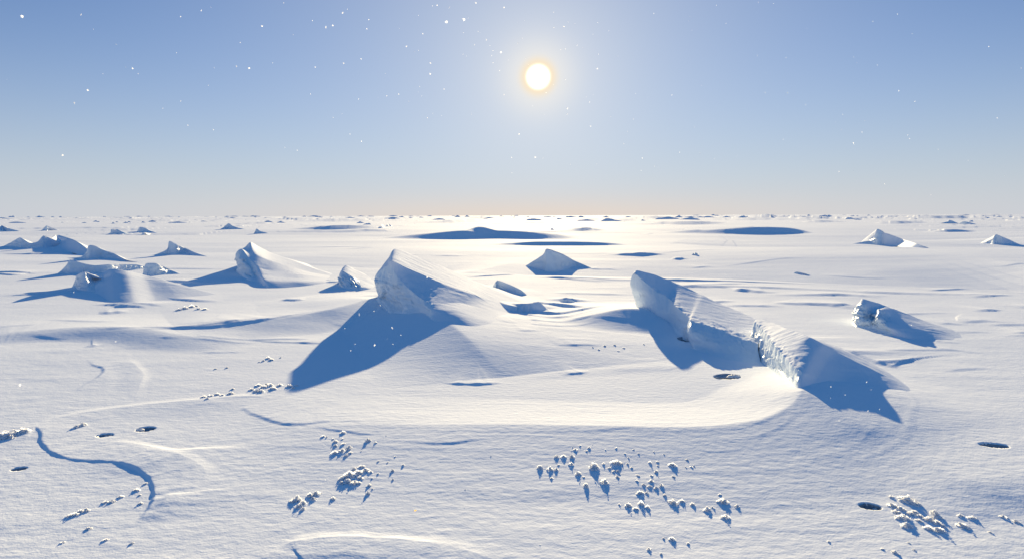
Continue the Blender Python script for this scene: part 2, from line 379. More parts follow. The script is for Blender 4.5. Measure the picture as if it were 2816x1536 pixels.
def normals(G):
    a=np.gradient(G,axis=0); b=np.gradient(G,axis=1); n=np.cross(a,b); return n/(np.linalg.norm(n,axis=-1,keepdims=True)+1e-12)
def build_block(label,rows,ncol_ice,ice_rows=None,nr=150,ncl=110,sharp=(),rough=.02,flute=0,seed=1,cat='snow block',group=None,snowamp=.006,first=False,name='snow_block',jag=.0):
    """rows: stations left to right of points front->back; ('g',px,py) lies on the ground, (px,py,D) at depth D"""
    ctrl=[]
    for r in rows:
        line=[]
        for q in r:
            if q[0]=='g':
                x,y,z=PG(q[1],q[2]); line.append((x,y,z-.03))
            elif q[0]=='w': line.append(q[1:])
            else: line.append(PD(*q))
        ctrl.append(line)
    G,ri,ci=dense(ctrl,nr,ncl,sharp)
    # keep the near-ground fringe tucked under the snow surface
    tz=terrain(G[...,0],G[...,1]).reshape(G.shape[:2])
    nrm=normals(G); c0=G.mean((0,1))
    if nrm[:, :ci[min(3,len(ci)-1)]].mean((0,1))[1]>0: nrm=-nrm
    span=np.ptp(G[...,2])
    nI,nJ=G.shape[:2]; I,J=np.meshgrid(np.arange(nI),np.arange(nJ),indexing='ij')
    jice=ci[ncol_ice]; iice=ri[ice_rows] if ice_rows is not None else nI-1
    wj=sst((jice+1-J)/max(3,.10*nJ))*sst((iice-I)/max(4,.08*nI)+.35); wj=np.clip(wj,0,1)
    h=G[...,2]-tz; wh=sst(h/(.12*span+.01))
    edge=np.minimum(np.minimum(I,nI-1-I)/3.,np.minimum(J,nJ-1-J)/3.); edge=sst(edge)
    s=max(span,.15)
    U=G[...,0]; Vv=G[...,2]*1.0; Yy=G[...,1]
    big=fbm((U+Yy*.4)/(s*.42),Vv/(s*.36)+seed*3.3,3,seed,.5)
    fac=np.abs(perlin((U+Yy*.5)/(s*.20)+9,Vv/(s*.24)+seed*1.7,seed+40))
    fine=fbm((U+Yy)/(s*.06),Vv/(s*.05),3,seed+7,.6)
    wx=fbm(U*3/s,Vv*3/s,2,seed+70)*.25; 
    f1=facets((U+Yy*.5)/(s*.30)+wx*2,Vv/(s*.26)+seed*1.3+wx*2,seed+80); f2=facets((U+Yy*.6)/(s*.12)+wx*4,Vv/(s*.10)+seed+wx*3,seed+85)
    dice=rough*(1.3*big+.8*(fac-.25)+1.9*f1+.8*f2+.30*fine)
    if flute:
        k=(U*1.3-Yy*.9); ph=perlin(k/(.05),Vv/(s*.9)+3,seed+60)+.5*perlin(k/(.022),Vv/(s*.5),seed+61)
        dice=dice+flute*ph
    dsn=snowamp*(fbm(U/.5,Yy/.16,3,seed+90)+.5*fbm(U/.12,Yy/.08,2,seed+91))
    if jag:     # broken crest and edges
        near=np.exp(-((J-jice)/(.05*nJ+1))**2)*sst((iice-I)/6.)
        dsn=dsn+near*jag*fbm(U/(.12*s)+3,Yy/(.2*s),3,seed+33)
    G=G+nrm*((wj*dice+(1-wj)*dsn)*wh*edge)[...,None]
    Fq=gridfaces(nI,nJ)
    fi=(Fq[:,0]//nJ); fj=(Fq[:,0]%nJ)
    ice=(fj<jice)&(fi<iice)
    root=bpy.data.objects.new(name,None); C.objects.link(root)
    cx,cy=float(c0[0]),float(c0[1]); root.location=(cx,cy,terr1(cx,cy)); off=np.array(root.location)
    flip=nrm[:, :ci[1]+2].mean((0,1))
    Vv=(G.reshape(-1,3)-off)
    def part(nm,mask,mat):
        if not mask.any(): return
        f=Fq[mask]; u,inv=np.unique(f,return_inverse=True)
        # face winding outward
        a=np.cross(G.reshape(-1,3)[f[:,1]]-G.reshape(-1,3)[f[:,0]],G.reshape(-1,3)[f[:,3]]-G.reshape(-1,3)[f[:,0]]).mean(0)
        nn=nrm.reshape(-1,3)[f[:,0]].mean(0)
        f=inv.reshape(-1,4)
        if (a@nn)<0: f=f[:,::-1]
        link(nm,mesh(nm,Vv[u],f,mat),root)
    part('ice_face',ice,M_ice); part('snow_cap',~ice,M_cap)
    tag(root,label,cat,group)
    return root

# --- tall central block
R1=[
 [('g',1032,824),(1037,817,13.1),(1038,815,13.3),(1040,812,13.5),(1042,809,13.8),(1048,806,14.3),('g',1060,800)],
 [('g',1038,832),(1039,813,12.8),(1032,782,12.9),(1033,758,13.0),(1040,750,13.2),(1049,741,13.6),('g',1080,795)],
 [('g',1055,848),(1052,830,12.3),(1048,782,12.35),(1056,736,12.6),(1063,724,12.8),(1069,708,13.2),('g',1100,790)],
 [('g',1090,872),(1085,851,11.6),(1078,782,11.9),(1075,732,12.0),(1079,718,11.9),(1088,684,13.5),('g',1140,782)],
 [('g',1130,882),(1119,863,11.0),(1112,817,11.3),(1101,770,11.6),(1126,740,11.8),(1143,704,13.6),('g',1200,782)],
 [('g',1165,888),(1160,866,10.7),(1156,842,10.8),(1147,812,11.0),(1173,760,11.8),(1190,722,13.7),('g',1250,786)],
 [('g',1205,892),(1192,864,10.2),(1190,850,10.3),(1190,832,10.6),(1239,787,11.8),(1245,745,13.9),('g',1310,790)],
 [('g',1285,900),(1258,868,10.0),(1258,850,10.4),(1264,832,11.0),(1293,805,11.8),(1312,775,14.0),('g',1370,795)],
 [('g',1350,905),(1330,878,10.2),(1330,862,10.7),(1335,845,11.3),(1350,826,12.2),(1370,800,13.9),('g',1430,808)],
 [('g',1410,905),(1405,885,10.5),(1410,873,11.0),(1415,862,11.6),(1425,848,12.3),(1435,829,13.4),('g',1480,832)],
 [('g',1490,885),('g',1500,880),('g',1503,875),('g',1505,870),('g',1507,865),('g',1510,860),('g',1520,855)]]
build_block('tallest snow block, left of centre, with pale pitted face and the longest shadow',R1,3,6,260,220,(3,4,5),.075,0,3,jag=.03)
# --- long right block: wedge with ledge
R2=[
 [('g',1742,866),(1752,854,12.5),(1752,851,12.6),(1753,848,12.7),(1755,845,12.9),(1760,842,13.0),('g',1770,838)],
 [('g',1748,876),(1752,850,12.2),(1741,806,12.1),(1734,781,12.0),(1736,769,12.1),(1748,786,13.0),('g',1780,832)],
 [('g',1768,888),(1765,861,11.8),(1754,800,11.8),(1743,752,11.8),(1748,744,12.0),(1768,775,13.2),('g',1810,828)],
 [('g',1792,900),(1785,879,11.4),(1780,830,11.5),(1772,774,11.6),(1778,749,12.1),(1800,780,13.3),('g',1850,826)],
 [('g',1815,908),(1805,891,11.1),(1807,845,11.2),(1804,799,11.4),(1806,757,12.2),(1830,785,13.4),('g',1880,828)],
 [('g',1842,912),(1836,888,10.9),(1843,855,10.9),(1842,822,11.1),(1845,772,12.2),(1870,800,13.4),('g',1920,832)],
 [('g',1868,922),(1858,894,10.5),(1860,868,10.4),(1861,843,10.4),(1881,787,12.1),(1905,812,13.2),('g',1960,840)],
 [('g',1895,938),(1888,908,9.8),(1890,890,9.8),(1895,872,9.7),(1915,803,12.0),(1940,828,13.0),('g',1990,850)],
 [('g',1912,962),(1903,940,9.2),(1898,905,9.2),(1902,881,9.4),(1935,812,11.8),(1960,838,12.8),('g',2010,856)],
 [('g',1950,978),(1945,957,8.9),(1946,925,9.0),(1952,896,9.2),(1965,827,11.6),(1990,850,12.6),('g',2040,865)],
 [('g',1990,990),(1985,970,8.6),(1982,937,8.8),(1986,908,9.1),(2000,842,11.3),(2025,862,12.2),('g',2070,875)],
 [('g',2040,998),(2035,973,8.5),(2030,946,8.7),(2034,925,8.9),(2040,858,10.9),(2065,875,11.6),('g',2110,887)],
 [('g',2095,1003),(2090,988,8.3),(2085,962,8.5),(2085,945,8.6),(2095,885,10.1),(2110,893,10.8),('g',2140,900)]]
build_block('long snow block right of centre with steep pointed end and jagged low ice ledge',R2,3,None,260,150,(3,4),.022,0,11,jag=.03)
# --- fluted slab joined behind it
R2b=[
 [('g',2052,936),(2064,921,9.0),(2066,917,9.1),(2068,914,9.15),(2070,911,9.3),(2073,908,9.4),('g',2082,905)],
 [('g',2070,972),(2075,946,8.9),(2072,912,9.05),(2073,885,9.13),(2078,879,9.23),(2086,878,9.35),('g',2120,893)],
 [('g',2095,998),(2090,970,8.45),(2090,930,8.62),(2094,901,8.68),(2110,889,8.78),(2126,887,8.85),('g',2165,905)],
 [('g',2125,1018),(2115,992,7.85),(2116,962,7.85),(2123,939,7.79),(2145,912,8.04),(2160,901,8.16),('g',2215,918)],
 [('g',2155,1046),(2147,1016,7.25),(2145,992,7.22),(2150,971,7.16),(2180,930,7.57),(2195,913,7.75),('g',2260,934)],
 [('g',2178,1072),(2170,1046,6.82),(2171,1026,6.75),(2179,1004,6.67),(2205,945,7.28),(2226,926,7.42),('g',2300,948)],
 [('g',2198,1095),(2194,1073,6.30),(2198,1048,6.38),(2211,1025,6.46),(2240,965,7.09),(2262,944,7.34),('g',2350,968)],
 [('g',2250,1130),(2238,1090,6.22),(2240,1062,6.45),(2252,1035,6.66),(2283,985,7.18),(2303,968,7.37),('g',2400,992)],
 [('g',2330,1150),(2325,1110,6.2),(2320,1080,6.49),(2322,1050,6.76),(2342,1012,7.08),(2360,996,7.28),('g',2450,1018)],
 [('g',2410,1170),(2405,1130,5.99),(2405,1100,6.29),(2407,1075,6.55),(2414,1045,6.87),(2422,1027,7.13),('g',2500,1050)],
 [('g',2500,1200),(2480,1170,5.6),(2482,1140,5.89),(2485,1115,6.17),(2490,1090,6.48),(2497,1078,6.6),('g',2570,1095)],
 [('g',2590,1240),('g',2590,1215),('g',2590,1190),('g',2590,1170),('g',2595,1150),('g',2600,1140),('g',2620,1130)]]
build_block('fluted snow slab at the lower end of the long right block, sharp cornered',R2b,3,6,230,170,(3,5),.014,.016,21,jag=.02)
# --- left of centre, double peak
R3=[
 [('g',648,746),(651,736,21.8),(652,734,21.9),(653,731,22.0),(655,729,22.2),(658,727,22.5),('g',664,724)],
 [('g',658,754),(654,733,21.2),(646,712,21.2),(648,698,21.3),(652,693,21.5),(658,690,22.2),('g',680,722)],
 [('g',675,765),(670,743,20.6),(661,712,20.8),(664,684,21.2),(671,687,21.8),(673,680,22.4),('g',710,716)],
 [('g',697,776),(690,756,20.0),(683,730,20.4),(683,707,20.9),(692,693,21.5),(689,666,22.2),('g',745,712)],
 [('g',714,782),(709,762,19.7),(704,746,20.0),(702,727,20.3),(713,704,21.2),(708,676,23.2),('g',770,712)],
 [('g',742,792),(727,770,17.9),(724,756,18.9),(728,741,20.0),(742,716,21.2),(742,694,23.2),('g',800,716)],
 [('g',790,792),(777,774,17.7),(774,761,18.7),(778,748,19.7),(787,729,21.2),(799,713,22.8),('g',840,722)],
 [('g',845,786),(838,774,17.9),(836,765,18.6),(838,756,19.3),(846,746,20.8),(856,735,21.8),('g',880,740)],
 [('g',915,775),('g',918,770),('g',920,766),('g',922,762),('g',924,758),('g',926,755),('g',930,752)]]
build_block('double peaked snow block between the left group and the tallest block',R3,3,4,170,120,(3,4,5),.045,0,31)
# --- small one right of it
R4=[
 [('g',930,780),(933,774,17.9),(933,773,18.0),(934,772,18.1),(935,771,18.3),('g',940,768)],
 [('g',935,787),(934,772,17.7),(932,758,17.8),(933,754,17.9),(940,741,18.2),('g',960,766)],
 [('g',945,793),(943,780,17.2),(939,760,17.5),(941,744,17.8),(953,729,18.5),('g',985,765)],
 [('g',972,797),(970,787,16.7),(964,772,17.0),(963,757,17.4),(975,741,18.6),('g',1005,770)],
 [('g',1000,797),(996,789,16.6),(990,780,16.9),(988,771,17.3),(1005,755,18.5),('g',1030,776)],
 [('g',1035,794),('g',1036,790),('g',1037,787),('g',1038,784),('g',1040,780),('g',1045,776)]]
build_block('small snow block close to the left of the tallest block',R4,3,4,90,70,(3,4),.03,0,41)
# --- broken block at the right
R6=[
 [('g',2340,888),(2349,882,11.4),(2350,881,11.5),(2351,880,11.6),(2354,878,11.8),('g',2362,874)],
 [('g',2352,898),(2353,882,11.0),(2352,858,11.1),(2362,832,11.2),(2368,823,11.4),('g',2410,868)],
 [('g',2378,902),(2374,888,10.8),(2372,862,10.9),(2378,838,11.0),(2388,825,11.4),('g',2440,872)],
 [('g',2404,906),(2400,892,10.6),(2402,878,10.9),(2406,858,11.1),(2420,834,11.5),('g',2480,880)],
 [('g',2422,912),(2414,892,10.4),(2413,872,10.4),(2416,850,10.6),(2448,844,11.5),('g',2510,886)],
 [('g',2460,922),(2446,900,10.1),(2444,882,10.3),(2450,864,10.7),(2485,858,11.4),('g',2545,896)],
 [('g',2520,934),(2500,912,9.9),(2498,897,10.1),(2506,884,10.5),(2540,880,11.1),('g',2590,908)],
 [('g',2610,944),(2600,930,9.7),(2600,922,9.9),(2605,914,10.1),(2625,908,10.4),('g',2655,922)],
 [('g',2700,948),('g',2700,945),('g',2702,943),('g',2704,941),('g',2706,939),('g',2710,936)]]
build_block('broken snow block with scooped white face near the right edge, in the middle ground',R6,3,5,170,120,(3,4),.035,.006,51,jag=.02)

# --- simpler blocks: stations (foot x, foot y, edge x, edge y, cliff 0..1, depth D at crest)
def wedge(label,st,ice_n=None,seed=1,rough=None,nr=70,nc=50,group=None,back=1.,name='snow_block',sharp=(3,4)):
    rows=[]
    for (fx,fy,ex,ey,c,D) in st:
        if D is None:
            b=np.array(PG(fx,fy)); rows.append([('w',b[0]+(ex-fx)*0,b[1]+k*.02*b[1]/10,b[2]-.02) for k in range(6)]); continue
        f=np.array(PG(fx,fy)); cr=np.array(PD(ex,ey,f[1])); hgt=cr[2]-f[2]
        
        for _ in range(4):
            cr=np.array(PD(ex,ey,f[1]+max(.05,hgt)*(.30+9.*(1-c)**1.6))); hgt=.5*hgt+.5*(cr[2]-f[2])
        hgt=cr[2]-f[2]
        lerp=lambda u,v:('w',f[0]+(cr[0]-f[0])*u,f[1]+(cr[1]-f[1])*u,f[2]+hgt*v)
        w=.18*abs(hgt)+.02
        a=lerp(.50*c+.30*(1-c),.10*c+.22*(1-c)); b=lerp(.66*c+.55*(1-c),.50*c+.52*(1-c))
        e=lerp(.84*c+.82*(1-c),.93*c+.84*(1-c))
        rows.append([('w',f[0],f[1],f[2]-.03),a,b,e,('w',cr[0],cr[1],cr[2]),('w',cr[0]+.3*hgt,cr[1]+back*(2.2*hgt+.2),terr1(cr[0],cr[1]+back*(2.2*hgt+.2))-.04)])
    hg=max([.1]+[q[4][3] for q in rows if len(q[4])==4 and q[4][0]=='w'])
    return build_block(label,rows,3,ice_n,nr,nc,sharp,rough if rough is not None else .045*hg,0,seed,group=group,name=name,snowamp=.004)
N=None
wedge('lone pointed snow block in blue shade behind, just right of the picture centre',
 [(1443,732,0,0,0,N),(1492,743,1492,701,1,24.4),(1503,748,1503,684,1,24.8),(1530,748,1528,691,1,25),(1556,742,1551,700,.9,25),(1590,735,1582,717,.7,24.8),(1635,740,0,0,0,N)],None,61)
wedge('far right snow block with two overlapping slabs, taller one pointed',
 [(2345,671,0,0,0,N),(2388,672,2385,661,.5,43),(2408,673,2405,648,1,42),(2416,674,2412,630,1,42),(2428,674,2426,635,1,42),(2436,675,2434,641,1,42),(2448,676,2446,644,1,41),(2490,678,2484,658,1,39),(2530,680,2518,669,1,36),(2566,683,0,0,0,N)],4,62,nr=110,nc=60)
wedge('small pointed snow block at the far right edge',
 [(2700,670,0,0,0,N),(2722,671,2718,665,.6,44),(2734,672,2731,656,1,44),(2742,672,2739,645,1,44),(2762,673,2756,651,.9,44),(2785,673,2778,660,.7,43),(2815,673,0,0,0,N)],4,63)
GL='snow blocks of the left group'
wedge('broad rounded snow mound with a knob at its left end, nearest of its group',
 [(190,790,0,0,0,N),(208,790,207,768,1,19.6),(214,796,211,756,1,19.2),(238,800,233,747,1,19.0),(262,808,260,755,.3,19.2),(285,822,285,746,.08,20.5),(320,832,306,738,.02,21),(370,832,345,744,.03,21),(430,828,398,756,.03,21),(500,822,455,770,.04,20),(540,816,515,786,.05,19),(600,810,0,0,0,N)],4,64,nr=150,nc=80,group=GL)
stroke_dummy=None
wedge('long low snow block with a straight shaded front, behind the knobbed mound',
 [(150,752,0,0,0,N),(184,752,183,728,1,24),(193,753,193,714,1,24),(225,752,222,722,1,25),(260,750,258,729,1,25),(300,750,298,727,1,26),(335,746,333,726,.9,27),(375,742,380,726,.6,28),(410,738,0,0,0,N)],None,65,nr=100,nc=50,group=GL)
wedge('blocky snow lump with square dark front, right end of the left group',
 [(386,757,0,0,0,N),(396,757,396,735,1,23),(406,758,404,724,1,23),(432,757,430,724,1,23.5),(450,756,446,731,.8,23.5),(470,755,462,738,.5,23),(495,754,0,0,0,N)],None,66,group=GL)
wedge('snow block with small knobs on its crest, middle of the left group',
 [(165,710,0,0,0,N),(222,712,222,706,.7,30),(236,712,236,694,1,30.5),(246,713,244,675,1,31),(265,712,263,676,1,31.5),(290,711,285,687,.9,31.5),(320,712,314,697,.7,31),(375,720,352,716,.3,29),(400,722,0,0,0,N)],6,67,nr=100,nc=60,group=GL)
wedge('curved snow block with a low left horn, uppermost of the left group',
 [(0,677,0,0,0,N),(46,680,50,655,1,40),(60,681,58,654,1,40),(85,682,82,668,1,40),(106,682,104,664,1,40.5),(120,682,119,648,1,41),(142,680,140,654,1,41.5),(154,682,155,645,.3,43),(185,690,178,651,.15,43),(225,700,212,664,.15,42),(262,706,0,0,0,N)],6,68,nr=130,nc=60,group=GL)
wedge('sharp triangular snow block right of the left group',
 [(398,704,0,0,0,N),(440,701,438,696,.6,33),(460,700,460,684,1,33),(466,700,465,663,1,33.5),(488,700,484,671,1,33.5),(512,698,510,682,.8,33.5),(545,702,538,695,.5,32),(575,708,0,0,0,N)],5,69,nr=90,nc=60)
wedge('faint small snow block cut by the left picture edge',
 [(-40,640,0,0,0,N),(-10,636,-10,624,1,72),(6,635,5,620,1,73),(25,636,22,627,.8,73),(50,636,0,0,0,N)],None,70)
wedge('pyramid shaped snow block in front of the far plain, left side',
 [(106,634,0,0,0,N),(122,634,121,626,1,77),(130,634,129.5,620,1,78),(139,633,138,627,1,78),(146,632,0,0,0,N)],None,71)
wedge('square topped dark snow block, left one of the pair far left',
 [(280,646,0,0,0,N),(304,645,303,640,.8,62),(306,645,306,630,1,63),(325,645,322,630,1,63),(345,643,340,638,.7,63),(362,643,0,0,0,N)],None,72)
wedge('overhanging dark snow block, right one of the pair far left',
 [(372,637,0,0,0,N),(380,637,380,630,.9,73),(386,638,385,624.5,1,74),(402,638,400,627,1,74),(414,638,412,634,.8,72),(430,642,0,0,0,N)],None,73)
wedge('small dark snow lump at the foot of the overhanging block',
 [(384,646,0,0,0,N),(392,646,391,640,1,63),(398,646,397,640,1,63),(406,645,0,0,0,N)],None,74,nr=40,nc=30)
wedge('wide dark snow block on the far plain, above the double peaked block',
 [(596,632,0,0,0,N),(616,630,616,624,.7,84),(628,630,628,614,1,86),(642,630,640,621,.9,86),(662,630,658,627,.7,84),(672,630,0,0,0,N)],None,75)
wedge('tiny white-topped snow wedge just right of the wide dark block',
 [(694,643,0,0,0,N),(701,642,702,635,1,67),(706,642,706,629,1,68),(720,642,718,636,.7,68),(738,642,0,0,0,N)],3,76,nr=50,nc=30)
wedge('left one of the two tiny upright snow blocks above the tallest block',
 [(1044,626,0,0,0,N),(1047,626,1048,620,1,100),(1052,625,1051,616.5,1,101),(1057,624,0,0,0,N)],None,77,nr=30,nc=24)
wedge('right one of the two tiny upright snow blocks above the tallest block',
 [(1059,623,0,0,0,N),(1064,623,1064,617,1,108),(1069,622,1068,615,1,109),(1074,622,1073,619,.8,109),(1078,622,0,0,0,N)],None,78,nr=30,nc=24)
wedge('far block with a white notch, left of two at far right',
 [(2592,614,0,0,0,N),(2606,614,2606,609,.8,150),(2611,614,2611,605,1,152),(2625,614,2622,608,.9,152),(2642,614,0,0,0,N)],3,79,nr=40,nc=30)
wedge('far low dark wedge, right of two at far right',
 [(2642,617,0,0,0,N),(2648,617,2648,609,1,138),(2662,617,2660,610,1,138),(2680,617,2676,614,.7,138),(2694,617,0,0,0,N)],None,80,nr=40,nc=30)
wedge('low flat snow lump lying on the plain left of the broken block',
 [(2184,752,0,0,0,N),(2190,752,2189,747,1,20.6),(2205,753,2200,748,1,20.6),(2225,756,2215,752,.8,20.3),(2240,758,0,0,0,N)],None,81,nr=40,nc=30,rough=.01)
wedge('isolated blue snow bump in front of the shaded pointed block',
 [(1536,829,0,0,0,N),(1546,830,1548,824,.8,13.9),(1560,831,1562,822,.9,14),(1574,831,1574,825,.8,13.9),(1586,829,0,0,0,N)],None,82,nr=40,nc=30,rough=.01)
wedge('round grey lump of ice on the plain behind the long right block',
 [(1903,702,0,0,0,N),(1907,701,1908,696,1,31.5),(1913,702,1913,695,1,31.5),(1917,701,1918,697,1,31.5),(1921,700,0,0,0,N)],None,83,nr=30,nc=24,rough=.02)
wedge('glassy pale snow block leaning behind the right slope of the tallest block',
 [(1352,796,0,0,0,N),(1364,796,1362,776,1,16.6),(1372,798,1369,770,1,16.7),(1395,803,1392,778,1,16.6),(1420,808,1416,788,1,16.3),(1440,811,1434,797,.8,16),(1452,812,0,0,0,N)],None,84,nr=70,nc=40,rough=.015)
# far blocks along the horizon
FARB=[(50,612,60,5),(12,602,40,3),(262,608,14,4),(356,611,14,4),(395,612,12,4),(420,609,26,6),(312,614,12,5),(322,611,10,4),(345,612,16,4),(490,612,60,4),(560,608,16,2),(592,603,10,2),
 (270,610,9,3),(233,613,20,3),(172,612,9,2),(493,598,8,3),(700,598,12,3),(640,599,20,3),(770,611,26,5),(740,612,34,8),(842,598,12,2),(992,612,24,5),(1008,616,26,5),(1082,603,60,8),(1106,600,26,5),(1020,600,40,3),
 (960,601,36,3),(1130,601,20,3),(1205,603,40,5),(1240,607,50,6),(1260,598,24,6),(1286,598,24,6),(1345,601,36,4),(1475,604,60,7),(1420,600,22,3),(1540,602,20,4),(1600,597,20,5),(1615,606,60,5),(1685,606,70,9),(1770,606,16,4),
 (1665,597,22,4),(1730,597,22,4),(1780,597,26,4),(1820,597,24,4),(1865,598,28,7),(1840,603,80,8),(1895,604,60,6),(1950,598,36,5),(2000,598,30,4),(2040,599,22,6),(2060,597,46,6),(1925,597,30,3),(2120,597,30,3),
 (2210,598,40,5),(2225,594,12,4),(2270,599,24,6),(2283,596,20,5),(2340,602,32,6),(2362,603,20,4),(2360,595,14,3),(2390,593,12,3),(2470,595,22,3),(2485,597,26,2),(2595,597,44,6),(2660,592,30,3),(2735,593,16,3),(2752,594,20,2),(2670,608,14,5),
 (1520,632,10,3),(2700,596,20,3),(2780,593,18,3),(2550,594,24,3),(150,601,24,2),(880,601,16,3),(730,602,14,3),(1160,599,16,3),(1380,598,16,4),(1450,597,14,3),(1500,597,14,3),(1565,598,22,3)]
fv=[]
rr=random.Random(12)
def unit_block(seed):
    r=random.Random(seed); ns=9; rows=[]; ap=r.uniform(.25,.5)
    for i in range(ns):
        u=i/(ns-1); h=(u/ap)**r.uniform(.4,.8) if u<ap else ((1-u)/(1-ap))**r.uniform(.8,1.4)
        h=h*(1+r.uniform(-.15,.12)); 
        if i in(0,ns-1): h=0
        x=u-.5; rows.append([(x,-.35*(.3+h*.7),-.15),(x,-.2*(h+.2),.25*h-.02),(x,-.08*h,.8*h),(x,.02,h),(x,.35+.2*h,.3*h-.05),(x,.8,-.15)])
    G,ri,ci=dense(rows,34,26,(2,3)); nrm=normals(G)
    G[...,2]+=.10*fbm(G[...,0]*5+seed,G[...,1]*5,3,seed)*np.clip(G[...,2]*3,0,1)
    G[...,1]+=.06*fbm(G[...,0]*9+seed,G[...,2]*6,3,seed+5)
    f=gridfaces(*G.shape[:2]); Pp=G.reshape(-1,3)
    a=np.cross(Pp[f[:,1]]-Pp[f[:,0]],Pp[f[:,3]]-Pp[f[:,0]]).mean(0)
    if a[2]<0: f=f[:,::-1]
    return mesh('snow_block',Pp,f,M_cap)
UB=[unit_block(s) for s in range(8)]
extra=[(rr.uniform(0,2816),rr.uniform(593.5,598.5) ,rr.uniform(8,40),rr.uniform(1.5,3.5)) for _ in range(70)]
for k,(px,py,w,h) in enumerate(FARB+extra):
    hy=HY(px)
    gy=max(py+h*.35,hy+1.6)
    x,y,_=PZ(px,gy); s=y/F
    o=link('snow_block',UB[rr.randrange(8)]); 
    hh=max(.25,(h+max(0,(gy-py-h*.35)))*s); ww=max(.6,w*s)
    o.location=(x,y,terr1(x,y)-.03*hh); o.scale=(ww*(1 if rr.random()<.75 else -1),min(ww,hh*4)*.8,hh)
    side='left' if px<940 else ('middle' if px<1880 else 'right')
    if k<len(FARB) and gy>604.5:
        tag(o,'dark low snow block on the far plain below the horizon, %s third of picture'%side,'snow block','low snow blocks far out, %s third'%side)
    else:
        tag(o,'tiny snow lump close under the horizon line, %s third of the picture'%side,'snow block','tiny snow lumps near the horizon, %s third'%side)

# ------------------------------------------------------------------ dark holes
def hole(i):
    px,py,rx,ry,lab=HOLES[i]; cx,cy,ax,ay,a,dep=PITS[i]
    root=bpy.data.objects.new('ice_hole',None); C.objects.link(root); zt=terr1(cx+ax*1.5,cy)
    root.location=(cx,cy,zt-.004); root.rotation_euler[2]=a
    nr,nc=14,48; V=[]
    for r in range(nr):
        u=1.0*r/(nr-1)
        for c in range(nc):
            t=2*math.pi*c/nc; w=1+.08*math.sin(3*t+i)+.06*math.sin(5*t+2*i)+.05*math.sin(11*t+i)*math.sin(2*t)
            sx=math.cos(t); V.append((ax*u*w*sx,ay*u*w*math.sin(t)*(1-.25*sx*sx),-dep*(1-min(1,u)**3)*.8+.006*perlin(sx*4+i,math.sin(t)*4*u,3)*(1-u)))
    link('hollow',mesh('hollow',V,gridfaces(nr,nc,True),M_dark),root)
    if i in(0,1,3,4):      # snow or ice crumbs inside
        V=[];f=[];r0=random.Random(i)
        for q in range({0:1,1:3,3:2,4:4}[i]):
            b=len(V); sz=ay*r0.uniform(.25,.5); ox=ax*{0:-.6,1:.1+.3*q,3:.5,4:.2+.2*q}[i]; oy=ay*r0.uniform(-.3,.3)
            for m in range(7):
                for n in range(10):
                    th=math.pi*m/6; ph=2*math.pi*n/10; w=sz*(1+.25*r0.uniform(-1,1))
                    V.append((ox+1.3*w*math.sin(th)*math.cos(ph),oy+w*math.sin(th)*math.sin(ph),-dep*.3+.7*w*math.cos(th)))
            f+=[list(b+np.array(x)) for x in gridfaces(7,10,True)]
        link('ice_rubble',mesh('ice_rubble',V,f,M_frost),root)
    tag(root,lab,'ice hole')
for i in range(len(HOLES)): hole(i)

# ------------------------------------------------------------------ frost clumps
def clump(seed):
    r=np.random.RandomState(seed); V=[];Fc=[]
    def add(P,f):
        b=len(V); V.extend(P); Fc.extend([[b+i for i in q] for q in f])
    nb=r.randint(16,26)
    for k in range(nb):     # rounded crumbs
        a=r.rand()*2*np.pi; q=r.rand()**.6*.42; cx,cy=q*np.cos(a),q*np.sin(a)*.8
        top=(1-q/.46)*r.uniform(.45,1.); s=r.uniform(.07,.17)*(1.1-.3*q)
        n=9;m=6;P=[]
        ph0=r.rand()*6
        for i in range(m):
            th=np.pi*i/(m-1)
            for j in range(n):
                ph=2*np.pi*j/n+ph0; w=s*(1+.35*(r.rand()-.5))
                P.append((cx+w*np.sin(th)*np.cos(ph),cy+w*np.sin(th)*np.sin(ph),max(-.06,top*.75+w*1.1*np.cos(th))))
        add(P,gridfaces(m,n,True).tolist())
        # stalk filling below
        P=[]
        for i in range(4):
            for j in range(7):
                ph=2*np.pi*j/7; w=s*(.75+.35*(i==0))*(1+.2*(r.rand()-.5)); P.append((cx+w*np.cos(ph),cy+w*np.sin(ph),-.06+(top*.75+.06)*i/3))
        add(P,gridfaces(4,7,True).tolist())
    nblob=len(Fc)
    for k in range(r.randint(90,130)):     # feathery plates standing on the crumbs
        a=r.rand()*2*np.pi; q=r.rand()**.55*.46; c=np.array([q*np.cos(a),q*np.sin(a)*.8,max(.04,(1-q/.52)*r.uniform(.55,1.0))])
        d=np.array([np.cos(a)*.6+r.normal()*.4,np.sin(a)*.6+r.normal()*.4,.9+r.rand()]); d/=np.linalg.norm(d)
        e=np.cross(d,np.array([r.normal()*.4,1,r.normal()*.4])); e/=np.linalg.norm(e); L=r.uniform(.07,.17); w=L*r.uniform(.3,.6)
        P=[c-e*w*.4,c+d*L*.45-e*w,c+d*L,c+d*L*.5+e*w,c+e*w*.4]
        add([tuple(p) for p in P],[[0,1,2,3],[0,3,4,4]])
    quads=[];tris=[];mq=[];mt=[]
    for i,q in enumerate(Fc):
        m=0 if i<nblob else 1
        if len(set(q))==4: quads.append(q); mq.append(m)
        else:
            t=[]; [t.append(v) for v in q if v not in t]
            if len(t)==3: tris.append(t); mt.append(m)
    me=bpy.data.meshes.new('frost_clump'); me.from_pydata([tuple(map(float,v)) for v in V],[],quads+tris)
    me.materials.append(M_frost); me.materials.append(M_plate)
    mi=mq+mt
    for p in me.polygons: p.material_index=mi[p.index]; p.use_smooth=(mi[p.index]==0)
    return me
CM=[clump(100+i) for i in range(9)]
